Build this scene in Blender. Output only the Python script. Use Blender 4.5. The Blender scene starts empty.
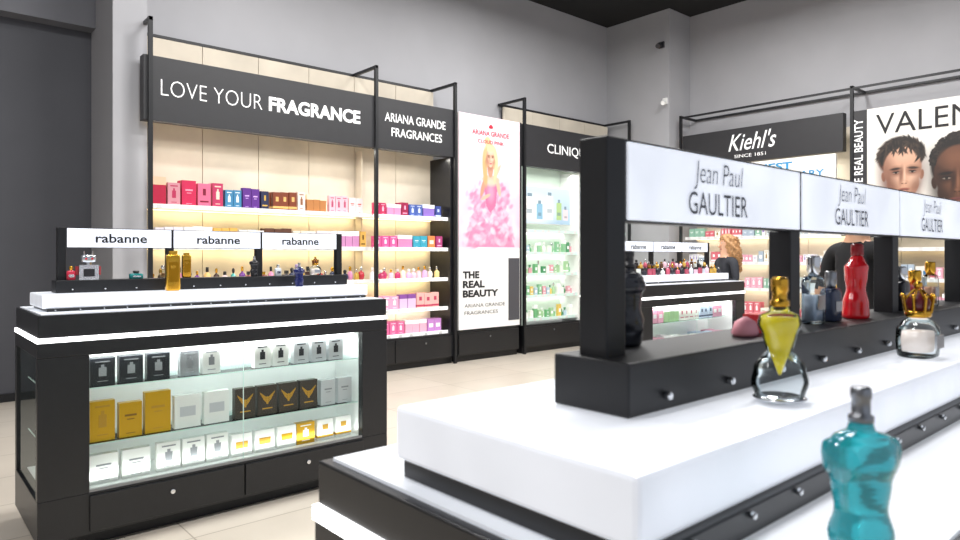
import bpy, math, random
import numpy as np
from mathutils import Vector, Matrix
random.seed(7)
S = bpy.context.scene
COL = bpy.context.collection
S.view_settings.view_transform = 'Standard'

# ------------------------------------------------------------ materials
def lin(h):
    h = h.lstrip('#')
    r = [int(h[i:i+2], 16)/255 for i in (0, 2, 4)]
    return tuple(((c/12.92) if c <= .04045 else ((c+.055)/1.055)**2.4) for c in r)
_m = {}
def M(name, col='#808080', rough=.5, metal=0, es=0, ecol=None, trans=0, noise=0, nscale=4, coat=0, bump=0):
    if name in _m: return _m[name]
    m = bpy.data.materials.new(name); m.use_nodes = True
    nt = m.node_tree; b = nt.nodes['Principled BSDF']
    c = lin(col)
    b.inputs['Base Color'].default_value = (*c, 1)
    b.inputs['Roughness'].default_value = rough
    b.inputs['Metallic'].default_value = metal
    b.inputs['Transmission Weight'].default_value = trans
    b.inputs['Coat Weight'].default_value = coat
    e = lin(ecol) if ecol else c
    b.inputs['Emission Color'].default_value = (*e, 1)
    b.inputs['Emission Strength'].default_value = es
    if noise or bump:
        tc = nt.nodes.new('ShaderNodeTexCoord'); n = nt.nodes.new('ShaderNodeTexNoise')
        n.inputs['Scale'].default_value = nscale; n.inputs['Detail'].default_value = 6
        nt.links.new(tc.outputs['Object'], n.inputs['Vector'])
        if noise:
            r = nt.nodes.new('ShaderNodeValToRGB')
            r.color_ramp.elements[0].position = .3; r.color_ramp.elements[1].position = .7
            r.color_ramp.elements[0].color = (*[x*(1-noise) for x in c], 1)
            r.color_ramp.elements[1].color = (*[min(1, x*(1+noise*.5)) for x in c], 1)
            nt.links.new(n.outputs['Fac'], r.inputs['Fac'])
            nt.links.new(r.outputs['Color'], b.inputs['Base Color'])
            if es: nt.links.new(r.outputs['Color'], b.inputs['Emission Color'])
        if bump:
            bp = nt.nodes.new('ShaderNodeBump'); bp.inputs['Strength'].default_value = bump
            nt.links.new(n.outputs['Fac'], bp.inputs['Height']); nt.links.new(bp.outputs['Normal'], b.inputs['Normal'])
    _m[name] = m; return m
def thin_glass(name, tint='#f4fbf8', blend=.25, rough=.02, mx=1.0):
    if name in _m: return _m[name]
    m = bpy.data.materials.new(name); m.use_nodes = True; nt = m.node_tree
    nt.nodes.clear(); o = nt.nodes.new('ShaderNodeOutputMaterial')
    t = nt.nodes.new('ShaderNodeBsdfTransparent'); t.inputs[0].default_value = (*lin(tint), 1)
    g = nt.nodes.new('ShaderNodeBsdfGlossy'); g.inputs['Roughness'].default_value = rough
    g.inputs['Color'].default_value = (.9, .95, .95, 1)
    lw = nt.nodes.new('ShaderNodeLayerWeight'); lw.inputs['Blend'].default_value = blend
    mt = nt.nodes.new('ShaderNodeMath'); mt.operation = 'MULTIPLY'; mt.inputs[1].default_value = mx
    mx_ = nt.nodes.new('ShaderNodeMixShader')
    nt.links.new(lw.outputs['Fresnel'], mt.inputs[0]); nt.links.new(mt.outputs[0], mx_.inputs[0])
    nt.links.new(t.outputs[0], mx_.inputs[1]); nt.links.new(g.outputs[0], mx_.inputs[2])
    nt.links.new(mx_.outputs[0], o.inputs[0]); _m[name] = m; return m
def C(hexc, rough=.45, metal=0, es=0):
    return M('paint_%s_%d_%d_%d' % (hexc.lstrip('#'), rough*100, metal*100, es*100), hexc, rough, metal, es)

BLACK = M('black_lacquer', '#17181c', .35, 0, noise=.12, nscale=30)
BLACKM = M('black_metal_matte', '#1b1c1f', .45, .2, noise=.1, nscale=30)
SIGN = M('sign_board_charcoal', '#28282b', .5, noise=.08, nscale=8)
ONYX = M('lit_onyx', '#e8ecf4', .18, es=.42, noise=.09, nscale=7)
LEDGE = M('lit_ledge_acrylic', '#e6eaf1', .2, es=.34, noise=.05, nscale=4)
LED = M('led_strip', '#ffffff', .4, es=4.0)
LIGHTBOX = M('lightbox_face', '#e9eef8', .3, es=.68, noise=.13, nscale=8)
WARMLED = M('warm_led', '#ffe6b0', .4, es=3)
WHITE = M('white_laminate', '#f2f2f0', .4, noise=.03)
CASEWHITE = M('case_interior_white', '#e6e8e6', .4, es=.10, noise=.03)  # mild emission added so the lining looks brightly lit
CHROME = M('chrome', '#d5d7da', .18, 1)
STEEL = M('brushed_steel', '#8e9196', .35, 1)
GOLD = M('gold', '#d9a63c', .25, 1)
BEIGE = M('beige_concrete_board', '#d3c9b8', .7, noise=.18, nscale=1.6)
INK = M('print_black', '#16161a', .6)
PRW = M('print_white', '#f5f5f5', .6, es=.25)
GLASS = thin_glass('pane_glass', '#f8fcfb', .12)
SIDEG = thin_glass('side_pane_glass', '#f4faf8', .10, .05, .3)
GLASSE = M('glass_shelf_green', '#cfe6de', .15, es=.12)
BOTTLE = thin_glass('bottle_glass', '#f3f7f8', .25, .03, 1.0)

# ------------------------------------------------------------ mesh builder
class MB:
    def __init__(s): s.v=[]; s.f=[]; s.fm=[]; s.sm=[]; s.m=[]
    def mi(s, mat):
        if mat not in s.m: s.m.append(mat)
        return s.m.index(mat)
    def add(s, vs, fs, mat, smooth=False):
        o=len(s.v); i=s.mi(mat); s.v+= [tuple(v) for v in vs]
        for f in fs: s.f.append([o+k for k in f]); s.fm.append(i); s.sm.append(smooth)
    def box(s,x0,x1,y0,y1,z0,z1,mat):
        v=[(x0,y0,z0),(x1,y0,z0),(x1,y1,z0),(x0,y1,z0),(x0,y0,z1),(x1,y0,z1),(x1,y1,z1),(x0,y1,z1)]
        s.add(v,[(0,3,2,1),(4,5,6,7),(0,1,5,4),(1,2,6,5),(2,3,7,6),(3,0,4,7)],mat)
    def rings(s, rs, mat, cx=0, cy=0, z0=0, seg=24, fn=None, n=2.0):
        vs=[]; N=len(rs)
        for r in rs:
            z,rx,ry=r[:3]; ox=r[3] if len(r)>3 else 0; oy=r[4] if len(r)>4 else 0
            for k in range(seg):
                a=2*math.pi*k/seg; c,d=math.cos(a),math.sin(a)
                p=2.0/n
                x=math.copysign(abs(c)**p,c)*rx; y=math.copysign(abs(d)**p,d)*ry
                if fn: x,y=fn(x,y,z,a)
                vs.append((cx+ox+x,cy+oy+y,z0+z))
        fs=[]
        for i in range(N-1):
            for k in range(seg):
                a=i*seg+k; b=i*seg+(k+1)%seg
                fs.append((a,b,b+seg,a+seg))
        fs.append(tuple(reversed(range(seg)))); fs.append(tuple((N-1)*seg+k for k in range(seg)))
        s.add(vs,fs,mat,True)
    def lathe(s, prof, mat, cx=0,cy=0,z0=0,seg=24,sy=1):
        s.rings([(z,r,r*sy) for r,z in prof],mat,cx,cy,z0,seg)
    def cyl(s,p0,p1,r,mat,seg=12):
        p0=Vector(p0);p1=Vector(p1);d=(p1-p0).normalized()
        u=d.orthogonal().normalized();w=d.cross(u)
        vs=[]
        for p in (p0,p1):
            for k in range(seg):
                a=2*math.pi*k/seg; vs.append(p+u*math.cos(a)*r+w*math.sin(a)*r)
        fs=[(k,(k+1)%seg,seg+(k+1)%seg,seg+k) for k in range(seg)]
        fs+=[tuple(reversed(range(seg))),tuple(range(seg,2*seg))]
        s.add(vs,fs,mat)
    def carton(s,x,y,z,w,d,h,main,acc,style=0):
        s.box(x-w/2,x+w/2,y,y+d,z,z+h,main); e=.0012
        if style==0: s.box(x-w*.3,x+w*.3,y-e,y,z+h*.35,z+h*.65,acc)
        elif style==1: s.box(x-w/2-e,x+w/2+e,y-e,y+d,z+h*.12,z+h*.24,acc); s.box(x-w*.18,x+w*.18,y-e,y,z+h*.5,z+h*.75,acc)
        elif style==2: s.box(x-w/2-e,x+w/2+e,y-e,y+d+e,z+h*.72,z+h+e,acc)
        elif style==3:
            s.box(x-w*.12,x+w*.12,y-e,y,z+h*.5,z+h*.78,acc); s.box(x-w*.34,x+w*.34,y-e,y,z+h*.2,z+h*.27,acc)
        elif style==4: # wing mark
            for sg in (-1,1):
                for q in range(3): s.add([(x+sg*w*.05,y-e,z+h*(.60-q*.07)),(x+sg*w*(.40-q*.07),y-e,z+h*(.80-q*.08)),(x+sg*w*(.36-q*.07),y-e,z+h*(.70-q*.08)),(x+sg*w*.05,y-e,z+h*(.55-q*.07))],[(0,1,2,3)] if sg<0 else [(3,2,1,0)],acc)
            s.box(x-w*.05,x+w*.05,y-e,y,z+h*.36,z+h*.62,acc); s.box(x-w*.26,x+w*.26,y-e,y,z+h*.2,z+h*.24,acc)
        elif style==5: # bottle picture + name
            s.box(x-w*.16,x+w*.16,y-e,y,z+h*.34,z+h*.66,acc); s.box(x-w*.07,x+w*.07,y-e,y,z+h*.66,z+h*.76,acc); s.box(x-w*.3,x+w*.3,y-e,y,z+h*.84,z+h*.89,acc); s.box(x-w*.22,x+w*.22,y-e,y,z+h*.14,z+h*.17,acc)
        elif style==6: # small name only
            s.box(x-w*.26,x+w*.26,y-e,y,z+h*.60,z+h*.66,acc); s.box(x-w*.16,x+w*.16,y-e,y,z+h*.50,z+h*.53,acc); s.box(x-w*.2,x+w*.2,y-e,y,z+h*.1,z+h*.12,acc)
    def mini(s,x,y,z,r,h,col,cap,kind=0):
        if kind==0: s.lathe([(r*.9,0),(r,h*.06),(r,h*.55),(r*.45,h*.66),(r*.3,h*.68),(r*.3,h*.72)],col,x,y,z,14); s.lathe([(r*.42,h*.72),(r*.42,h*.98),(r*.35,h)],cap,x,y,z,12)
        elif kind==1: s.lathe([(r*.5,0),(r*.95,h*.15),(r*1.1,h*.35),(r*.8,h*.58),(r*.3,h*.66)],col,x,y,z,14); s.lathe([(r*.3,h*.66),(r*.5,h*.75),(r*.55,h*.9),(r*.2,h)],cap,x,y,z,12)
        else: s.box(x-r,x+r,y-r*.5,y+r*.5,z,z+h*.66,col); s.cyl((x,y,z+h*.66),(x,y,z+h*.72),r*.3,STEEL); s.box(x-r*.5,x+r*.5,y-r*.35,y+r*.35,z+h*.72,z+h,cap)
    def obj(s,name,parent=None,bevel=0,loc=(0,0,0),rot=0):
        me=bpy.data.meshes.new(name); me.from_pydata(s.v,[],s.f)
        for m in s.m: me.materials.append(m)
        me.polygons.foreach_set('material_index',s.fm); me.polygons.foreach_set('use_smooth',s.sm); me.update()
        o=bpy.data.objects.new(name,me); COL.objects.link(o)
        o.location=loc; o.rotation_euler=(0,0,rot)
        if parent: o.parent=parent
        if bevel:
            b=o.modifiers.new('bevel','BEVEL'); b.width=bevel; b.segments=2; b.limit_method='ANGLE'; b.angle_limit=math.radians(50)
        return o
def grp(name,loc=(0,0,0),rot=0):
    e=bpy.data.objects.new(name,None); COL.objects.link(e); e.location=loc; e.rotation_euler=(0,0,rot); e.empty_display_size=.1; return e
def text(name,s,parent,x0,x1,z0,z1,y,mat,offset=0,shear=0,rot90=False,depth=.002,back=False,loc=None,rot=0):
    cu=bpy.data.curves.new(name,'FONT'); cu.body=s; cu.offset=offset; cu.shear=shear; cu.extrude=0; cu.resolution_u=3
    o=bpy.data.objects.new(name,cu); COL.objects.link(o)
    dg=bpy.context.evaluated_depsgraph_get(); me=bpy.data.meshes.new_from_object(o.evaluated_get(dg))
    bpy.data.objects.remove(o)
    P=np.array([tuple(v.co) for v in me.vertices])
    if rot90: P=np.stack([-P[:,1],P[:,0],P[:,2]],1)
    mn=P.min(0); mx=P.max(0); sx=(x1-x0)/(mx[0]-mn[0]); sz=(z1-z0)/(mx[1]-mn[1])
    for v,p in zip(me.vertices,P):
        X=x0+(p[0]-mn[0])*sx; Z=z0+(p[1]-mn[1])*sz
        if back: v.co=(x0+x1-X,y+depth,Z)
        else: v.co=(X,y-depth,Z)
    me.name=name; me.materials.clear(); me.materials.append(mat)
    ob=bpy.data.objects.new(name,me); COL.objects.link(ob)
    if parent: ob.parent=parent
    return ob
def area(name,loc,sx,sy,power,col=(1,1,1),rot=(0,0,0),parent=None,spread=180):
    l=bpy.data.lights.new(name,'AREA'); l.shape='RECTANGLE'; l.size=sx; l.size_y=sy; l.energy=power; l.color=col; l.spread=math.radians(spread)
    o=bpy.data.objects.new(name,l); COL.objects.link(o); o.location=loc; o.rotation_euler=rot
    if parent: o.parent=parent
    return o

# ------------------------------------------------------------ poster painter (colour attribute print)
class Paint:
    def __init__(s,W,H,res):
        s.W,s.H=W,H; s.nx=int(W*res); s.ny=int(H*res)
        s.x,s.y=np.meshgrid((np.arange(s.nx)+.5)/s.nx*W,(np.arange(s.ny)+.5)/s.ny*H); s.c=np.ones((s.ny,s.nx,3))
    def mix(s,m,col): c=np.array(lin(col)); s.c=s.c*(1-m[...,None])+c*m[...,None]
    def grad(s,z0,z1,c0,c1,x0=0,x1=99):
        t=np.clip((s.y-z0)/(z1-z0),0,1)[...,None]; msk=((s.y>=z0)&(s.y<=z1)&(s.x>=x0)&(s.x<=x1))[...,None]
        g=np.array(lin(c0))*(1-t)+np.array(lin(c1))*t; s.c=np.where(msk,g,s.c)
    def ell(s,cx,cy,rx,ry,col,rot=0,soft=.1,op=1):
        a=math.radians(rot); dx=s.x-cx; dy=s.y-cy
        X=(dx*math.cos(a)+dy*math.sin(a))/rx; Y=(-dx*math.sin(a)+dy*math.cos(a))/ry
        d=np.sqrt(X*X+Y*Y); s.mix(np.clip((1-d)/soft+.5,0,1)*op,col)
    def poly(s,pts,col,op=1):
        ins=np.zeros(s.x.shape,bool); n=len(pts)
        for i in range(n):
            x1,y1=pts[i]; x2,y2=pts[(i+1)%n]
            if y1==y2: continue
            c=((y1>s.y)!=(y2>s.y))&(s.x<(x2-x1)*(s.y-y1)/(y2-y1)+x1); ins^=c
        s.mix(ins*float(op),col)
    def face(s,cx,cy,k,skin,shade,deep,hair,lip,light,turn=0.0):
        e=s.ell; t=turn*k
        e(cx,cy-.62*k,.19*k,.42*k,shade,0,.12); e(cx,cy-.52*k,.18*k,.16*k,deep,0,.9,.7)
        e(cx-.315*k,cy-.04*k,.035*k,.09*k,shade,6,.3); e(cx+.315*k,cy-.04*k,.035*k,.09*k,shade,-6,.3)
        e(cx,cy+.10*k,.315*k,.40*k,skin,0,.08); e(cx+t*.3,cy-.18*k,.265*k,.30*k,skin,0,.08); e(cx+t*.5,cy-.34*k,.15*k,.17*k,skin,0,.15)
        e(cx-.265*k,cy-.05*k,.13*k,.44*k,deep,6,1.3,.75); e(cx+.285*k,cy-.08*k,.08*k,.38*k,deep,-6,1.3,.6)
        e(cx+t,cy+.32*k,.18*k,.12*k,light,0,1.4,.4); e(cx+.15*k+t,cy-.10*k,.09*k,.10*k,light,0,1.4,.5); e(cx-.12*k+t,cy-.10*k,.07*k,.09*k,light,0,1.4,.25)
        e(cx-.18*k,cy-.24*k,.10*k,.17*k,deep,20,1.3,.6); e(cx+.20*k,cy-.25*k,.08*k,.16*k,deep,-20,1.3,.55)
        for sg in (-1,1):
            ex=cx+sg*.135*k+t; ey=cy+.02*k
            e(ex,ey+.03*k,.095*k,.08*k,deep,0,1.1,.85)
            e(ex,ey,.050*k,.015*k,'#85786f',0,.5,.8); e(ex,ey+.002*k,.021*k,.019*k,'#1a120f',0,.4)
            e(ex,ey+.019*k,.060*k,.010*k,'#120c0a',-sg*4,.6); e(ex,ey-.02*k,.055*k,.006*k,deep,0,.8,.8)
            e(ex+sg*.01*k,ey+.075*k,.090*k,.022*k,hair,-sg*5,.7,.9)
        e(cx-.05*k+t,cy-.04*k,.030*k,.15*k,deep,-4,1.2,.75); e(cx+.008*k+t,cy-.04*k,.016*k,.14*k,light,0,1.2,.7)
        e(cx+t,cy-.165*k,.060*k,.035*k,shade,0,.9,.6); e(cx+t*1.05,cy-.155*k,.028*k,.022*k,light,0,1.2,.6)
        for sg in (-1,1): e(cx+sg*.030*k+t,cy-.185*k,.016*k,.008*k,'#20110c',0,.6,.85)
        e(cx+t,cy-.285*k,.088*k,.020*k,lip,0,.5); e(cx+t,cy-.316*k,.070*k,.026*k,lip,0,.6); e(cx+t,cy-.318*k,.04*k,.012*k,light,0,1.2,.4)
        e(cx+t,cy-.298*k,.085*k,.005*k,'#2b100e',0,.7); e(cx+t,cy-.365*k,.06*k,.018*k,deep,0,1.2,.7)
        e(cx+t,cy-.42*k,.06*k,.04*k,light,0,1.3,.3)
    def mesh(s,name,parent,x0,z0,y,es=.15):
        nx,ny=s.nx,s.ny
        gx,gz=np.meshgrid(x0+np.arange(nx+1)/nx*s.W, z0+np.arange(ny+1)/ny*s.H)
        V=np.stack([gx,np.full_like(gx,y),gz],-1).reshape(-1,3)
        i,j=np.meshgrid(np.arange(nx),np.arange(ny)); a=(j*(nx+1)+i).ravel()
        F=np.stack([a,a+1,a+nx+2,a+nx+1],1)
        me=bpy.data.meshes.new(name); me.vertices.add(len(V)); me.vertices.foreach_set('co',V.ravel())
        me.loops.add(F.size); me.loops.foreach_set('vertex_index',F.ravel().astype(np.int32))
        me.polygons.add(len(F)); me.polygons.foreach_set('loop_start',np.arange(0,F.size,4,dtype=np.int32)); me.update(calc_edges=True)
        at=me.color_attributes.new('print','FLOAT_COLOR','CORNER')
        c=np.concatenate([s.c.reshape(-1,3),np.ones((nx*ny,1))],1); at.data.foreach_set('color',np.repeat(c,4,0).ravel().astype(np.float32))
        key='print_ink_%d'%(es*100)
        if key not in _m:
            m=bpy.data.materials.new(key); m.use_nodes=True; nt=m.node_tree; b=nt.nodes['Principled BSDF']; b.inputs['Roughness'].default_value=.5
            n=nt.nodes.new('ShaderNodeVertexColor'); n.layer_name='print'
            nt.links.new(n.outputs['Color'],b.inputs['Base Color']); nt.links.new(n.outputs['Color'],b.inputs['Emission Color']); b.inputs['Emission Strength'].default_value=es
            _m[key]=m
        me.materials.append(_m[key]); o=bpy.data.objects.new(name,me); COL.objects.link(o); o.parent=parent; return o

# ------------------------------------------------------------ room
H=5.56
def tile_mat():
    m=bpy.data.materials.new('floor_tile'); m.use_nodes=True; nt=m.node_tree; b=nt.nodes['Principled BSDF']
    tc=nt.nodes.new('ShaderNodeTexCoord'); br=nt.nodes.new('ShaderNodeTexBrick'); br.offset=0; br.inputs['Scale'].default_value=1
    br.inputs['Brick Width'].default_value=1.2; br.inputs['Row Height'].default_value=.6; br.inputs['Mortar Size'].default_value=.004
    br.inputs['Color1'].default_value=(*lin('#d6cdc0'),1); br.inputs['Color2'].default_value=(*lin('#d0c6b8'),1); br.inputs['Mortar'].default_value=(*lin('#a2988a'),1)
    n=nt.nodes.new('ShaderNodeTexNoise'); n.inputs['Scale'].default_value=2.5; n.inputs['Detail'].default_value=8
    mx=nt.nodes.new('ShaderNodeMixRGB'); mx.blend_type='MULTIPLY'; mx.inputs[0].default_value=.2
    nt.links.new(tc.outputs['Object'],br.inputs['Vector']); nt.links.new(tc.outputs['Object'],n.inputs['Vector'])
    nt.links.new(br.outputs['Color'],mx.inputs[1]); nt.links.new(n.outputs['Fac'],mx.inputs[2]); nt.links.new(mx.outputs[0],b.inputs['Base Color'])
    b.inputs['Roughness'].default_value=.28; return m
WALL=M('wall_paint_grey','#a7a7ab',.8,noise=.04,nscale=2)
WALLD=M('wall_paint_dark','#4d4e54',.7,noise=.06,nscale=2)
CEIL=M('ceiling_black','#101012',.9,noise=.1)
def room(name,*a,mat=WALL):
    b=MB(); b.box(*a,mat); return b.obj(name)
room('floor',-4,10.6,-4,8.4,-.1,0,mat=tile_mat())
room('ceiling',-4,10.6,-4,8.4,H,H+.1,mat=CEIL)
room('wall_back',1.98,9.8,7.7,8.4,0,H)
room('wall_left',-4.1,-4,-4,8.4,0,H)
room('wall_right',10.43,10.6,-4,8.4,0,H)
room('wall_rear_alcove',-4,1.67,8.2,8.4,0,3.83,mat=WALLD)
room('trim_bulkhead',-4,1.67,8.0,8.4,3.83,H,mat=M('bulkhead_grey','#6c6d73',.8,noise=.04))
room('wall_pillar_left',1.67,1.98,7.3,8.4,0,H)
room('wall_pillar_right',9.8,10.43,6.41,7.7,0,H)
room('baseboard_rear',-4,1.67,8.17,8.2,0,.08,mat=BLACKM)
track=grp('added_track_lighting',(0,0,0))  # unseen track and heads, added as housings for the room light
tb=MB()
for yy in (1.2,3.4,5.2):
    tb.box(-2,8.4,yy-.02,yy+.02,H-.04,H-.001,BLACKM)
    for xx in np.arange(-1.5,8.4,1.55):
        tb.cyl((xx,yy,H-.04),(xx,yy,H-.14),.012,BLACKM); tb.cyl((xx,yy,H-.12),(xx,yy+.05,H-.30),.05,BLACKM,16); tb.cyl((xx,yy+.05,H-.3),(xx,yy+.052,H-.305),.042,LED,16)
tb.obj('added_track_heads',track)
for i,(xx,yy,e) in enumerate([(-1.5,1.2,60),(1.6,1.2,55),(4.7,1.2,75),(7.8,1.2,80),(-1.5,4,60),(1.6,4,70),(4.7,4,85),(7.8,4,90),(3,5.6,60),(6.2,5.6,60)]):
    area('added_ceiling_lamp',(xx,yy,H-.35),.9,.5,e*1.42,(1,.985,.965),parent=track)  # area lamps added out of view to light the whole room

# ------------------------------------------------------------ back wall fixtures
YF=7.15
def frame(mb,xs,zr=3.79,d=.53,t=.02):
    for x in xs:
        mb.box(x-t,x+t,-.05,-.01,0,zr,BLACKM)
        mb.box(x-t*.8,x+t*.8,-.05,d,zr-.035,zr,BLACKM)
    mb.box(xs[0],xs[-1],d-.03,d,zr-.03,zr,BLACKM)
def shelving(mb,x0,x1,zs,ycol=WARMLED,lip=WHITE,d0=.06,d1=.44):
    for z in zs:
        mb.box(x0,x1,d0,d1,z-.025,z,WHITE); mb.box(x0,x1,d0-.012,d0,z-.035,z+.012,lip)
        mb.box(x0+.03,x1-.03,d1-.05,d1-.02,z-.032,z-.026,ycol)
        x=x0+.05
        while x<x1-.1: mb.box(x,x+.05,d0-.014,d0-.012,z-.03,z+.006,C('#dcdcdc')); x+=random.uniform(.12,.25)
def plinth(mb,x0,x1,h=.42,n=3):
    mb.box(x0,x1,.04,.45,0,.08,BLACKM); mb.box(x0,x1,.0,.45,.08,h,BLACK)
    w=(x1-x0)/n
    for i in range(n):
        mb.box(x0+i*w+.01,x0+(i+1)*w-.01,-.015,0,.1,h-.03,BLACK); mb.cyl((x0+(i+.5)*w,-.016,h-.1),(x0+(i+.5)*w,-.026,h-.1),.014,STEEL)
def boards(mb,x0,x1,z0,z1,w=.65,y=.45):
    n=max(1,round((x1-x0)/w)); w=(x1-x0)/n
    for i in range(n): mb.box(x0+i*w+.003,x0+(i+1)*w-.003,y,y+.03,z0,z1,BEIGE)
    mb.box(x0,x1,y+.03,y+.05,z0,z1,BLACKM)

u=grp('wall_display_shelving',(1.94,YF,0))
mb=MB(); frame(mb,[.02,2.61,3.86]); mb.obj('steel_frame',u)
mb=MB(); boards(mb,.05,3.86,.42,3.74); mb.obj('back_boards',u,.002)
mb=MB(); ZS=[1.96,1.55,1.15,.76,.44]
shelving(mb,.05,2.60,ZS); shelving(mb,2.62,3.80,ZS,lip=M('lip_white_lit','#ffffff',.4,es=.3)); mb.obj('shelves',u)
mb=MB(); plinth(mb,.02,3.86,.41,4); mb.box(3.80,3.86,-.0,.45,.41,2.78,BLACK); mb.box(2.605,2.62,.30,.45,.41,2.78,BEIGE); mb.obj('plinth_and_sides',u,.003)
mb=MB(); mb.box(-.04,2.60,-.02,.10,2.78,3.42,SIGN); mb.box(2.63,3.87,-.02,.10,2.78,3.42,SIGN)
mb.box(.02,2.58,.11,.13,2.8,2.83,WARMLED); mb.box(2.65,3.85,.11,.13,2.8,2.83,WARMLED); mb.obj('header_signs',u,.004)
text('header_text_thin','LOVE YOUR',u,.12,1.16,3.04,3.20,-.021,PRW,offset=-.018)
text('header_text_bold','FRAGRANCE',u,1.235,2.39,3.04,3.20,-.021,PRW,offset=.035)
text('header_text_a','ARIANA GRANDE',u,2.74,3.70,3.13,3.24,-.021,PRW,offset=.008)
text('header_text_b','FRAGRANCES',u,2.84,3.64,2.95,3.06,-.021,PRW,offset=.008)
for (a,b) in ((.05,2.59),(2.63,3.80)):
    area('bay_light',((a+b)/2,.12,2.76),b-a-.1,.06,15 if a<1 else 8,(1,.96,.87),rot=(math.radians(-12),0,0),parent=u)
    for z in ZS[:4]:
        area('shelf_light',((a+b)/2,.36,z-.04),b-a-.1,.05,(3.2 if a<1 else 1.6),(1,.85,.50) if z>1 else (1,.88,.80),rot=(math.radians(25),0,0),parent=u)

def pick(l): return random.choice(l)
def rowfill(mb,x0,x1,y,z,specs,gap=.012):
    x=x0
    i=0
    while x<x1:
        w,h,cols,style,n=specs[i%len(specs)]
        c=pick(cols)
        for k in range(n):
            if x+w>x1: return
            mb.carton(x+w/2,y+random.uniform(0,.012),z,w,min(.07,w*.7),h*random.uniform(.97,1.03),C(c[0]),C(c[1]),style)
            if random.random()<.6: mb.carton(x+w/2,y+.10,z,w,.06,h,C(c[0]),C(c[1]),style)
            x+=w+gap*.4
        x+=gap*1.2; i+=1
pr=grp('boxed_perfumes',(1.94,YF,0))
mb=MB()
z=1.96+.001
rowfill(mb,.08,.79,.09,z,[(.12,.28,[('#b3123c','#e7c0a0')],2,1),(.12,.24,[('#c98a95','#b02a52')],5,1),(.14,.27,[('#c5214f','#ff9ab0')],6,1),(.13,.24,[('#e06a8c','#7b1030')],3,1),(.11,.26,[('#b8305c','#f2d0c0')],5,1)])
rowfill(mb,.80,1.35,.09,z,[(.085,.20,[('#3c7fa8','#e8eef2')],5,2),(.09,.23,[('#5b2a86','#d7b4f0')],6,2),(.085,.21,[('#23284a','#d0a848')],3,2)])
rowfill(mb,1.34,2.05,.09,z,[(.09,.21,[('#7c3b22','#e2b36c')],1,3),(.09,.23,[('#e9d9cf','#8a5a3c')],5,1),(.08,.20,[('#b77a45','#f3dfbd')],2,3)])
rowfill(mb,2.04,2.58,.09,z,[(.08,.21,[('#eab9c4','#b35070')],5,3),(.09,.20,[('#f1d6d6','#c0392b')],6,3)])
z=1.551
rowfill(mb,.1,2.57,.09,z,[(.085,.19,[('#e8e0e8','#9060b0')],0,3),(.09,.20,[('#c98ab8','#ffffff')],2,3),(.08,.20,[('#e2b25a','#5b3a12')],3,3),(.09,.18,[('#f0f0ee','#c03050')],1,3),(.1,.21,[('#5c3a2a','#d8b080')],0,3),(.09,.19,[('#efe5d8','#333333')],3,3)])
x=.1
while x<2.52:
    r=random.uniform(.028,.042); c=pick(['#c9a24b','#6b2f8a','#b52a3a','#d98ab0','#2d3550','#e8c07a','#f0e0e6','#3a2320','#4fb0a8'])
    mb.mini(x,.16+random.uniform(-.03,.04),1.151,r,random.uniform(.12,.19),C(c,.15),pick([GOLD,C('#222222',.3),CHROME]),random.randint(0,2)); x+=random.uniform(.07,.105)
rowfill(mb,.1,2.57,.09,.761,[(.09,.16,[('#e8a8c0','#ffffff')],0,4),(.1,.18,[('#d0c0e8','#503080')],2,3),(.1,.17,[('#f4e6ea','#d05080')],1,4)])
rowfill(mb,.1,2.57,.09,.441,[(.1,.16,[('#e8c0d0','#a04070')],0,4),(.1,.18,[('#c8a8e0','#503080')],2,4)])
rowfill(mb,2.66,3.78,.09,1.961,[(.085,.16,[('#c02a5a','#f4c0d0')],5,2),(.1,.15,[('#e890b8','#ffffff')],2,2),(.1,.18,[('#9a1c48','#f0b0c8')],3,1),(.1,.16,[('#4a62a8','#d8e0ff')],5,2),(.09,.17,[('#8d6fc0','#ffffff')],2,2),(.09,.16,[('#3c4c90','#c0ccf0')],1,2)])
rowfill(mb,2.66,3.78,.09,1.551,[(.11,.15,[('#dc5a9a','#ffd8ea')],5,3),(.11,.17,[('#e887b4','#ffffff')],2,2),(.11,.16,[('#3aa0b8','#e0f6fa')],6,2),(.11,.17,[('#e88a50','#ffe9d0')],0,1),(.1,.16,[('#b0407a','#ffd0e4')],3,2)])
x=2.70
while x<3.76:
    mb.mini(x,.17+random.uniform(-.03,.04),1.151,.036,random.uniform(.12,.17),C(pick(['#f2c6d6','#d9b3e8','#f5ead8','#e6e6f0','#c0356a','#e8d090']),.15),pick([C('#f6f0f4',.3),GOLD,CHROME]),random.randint(0,1)); x+=.09
rowfill(mb,2.66,3.78,.09,.761,[(.12,.18,[('#eba6c6','#ffffff')],5,3),(.12,.19,[('#e2c2e6','#8a50a0')],2,2),(.12,.2,[('#f0b6b0','#c04060')],1,3),(.12,.18,[('#e4d0f0','#b080c8')],0,2)])
rowfill(mb,2.66,3.78,.09,.441,[(.11,.17,[('#e06a9c','#ffe0ee')],5,4),(.11,.17,[('#eeb2c8','#ffffff')],2,3),(.11,.17,[('#c88ad0','#ffffff')],0,3)])
mb.obj('cartons_and_testers',pr)

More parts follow.
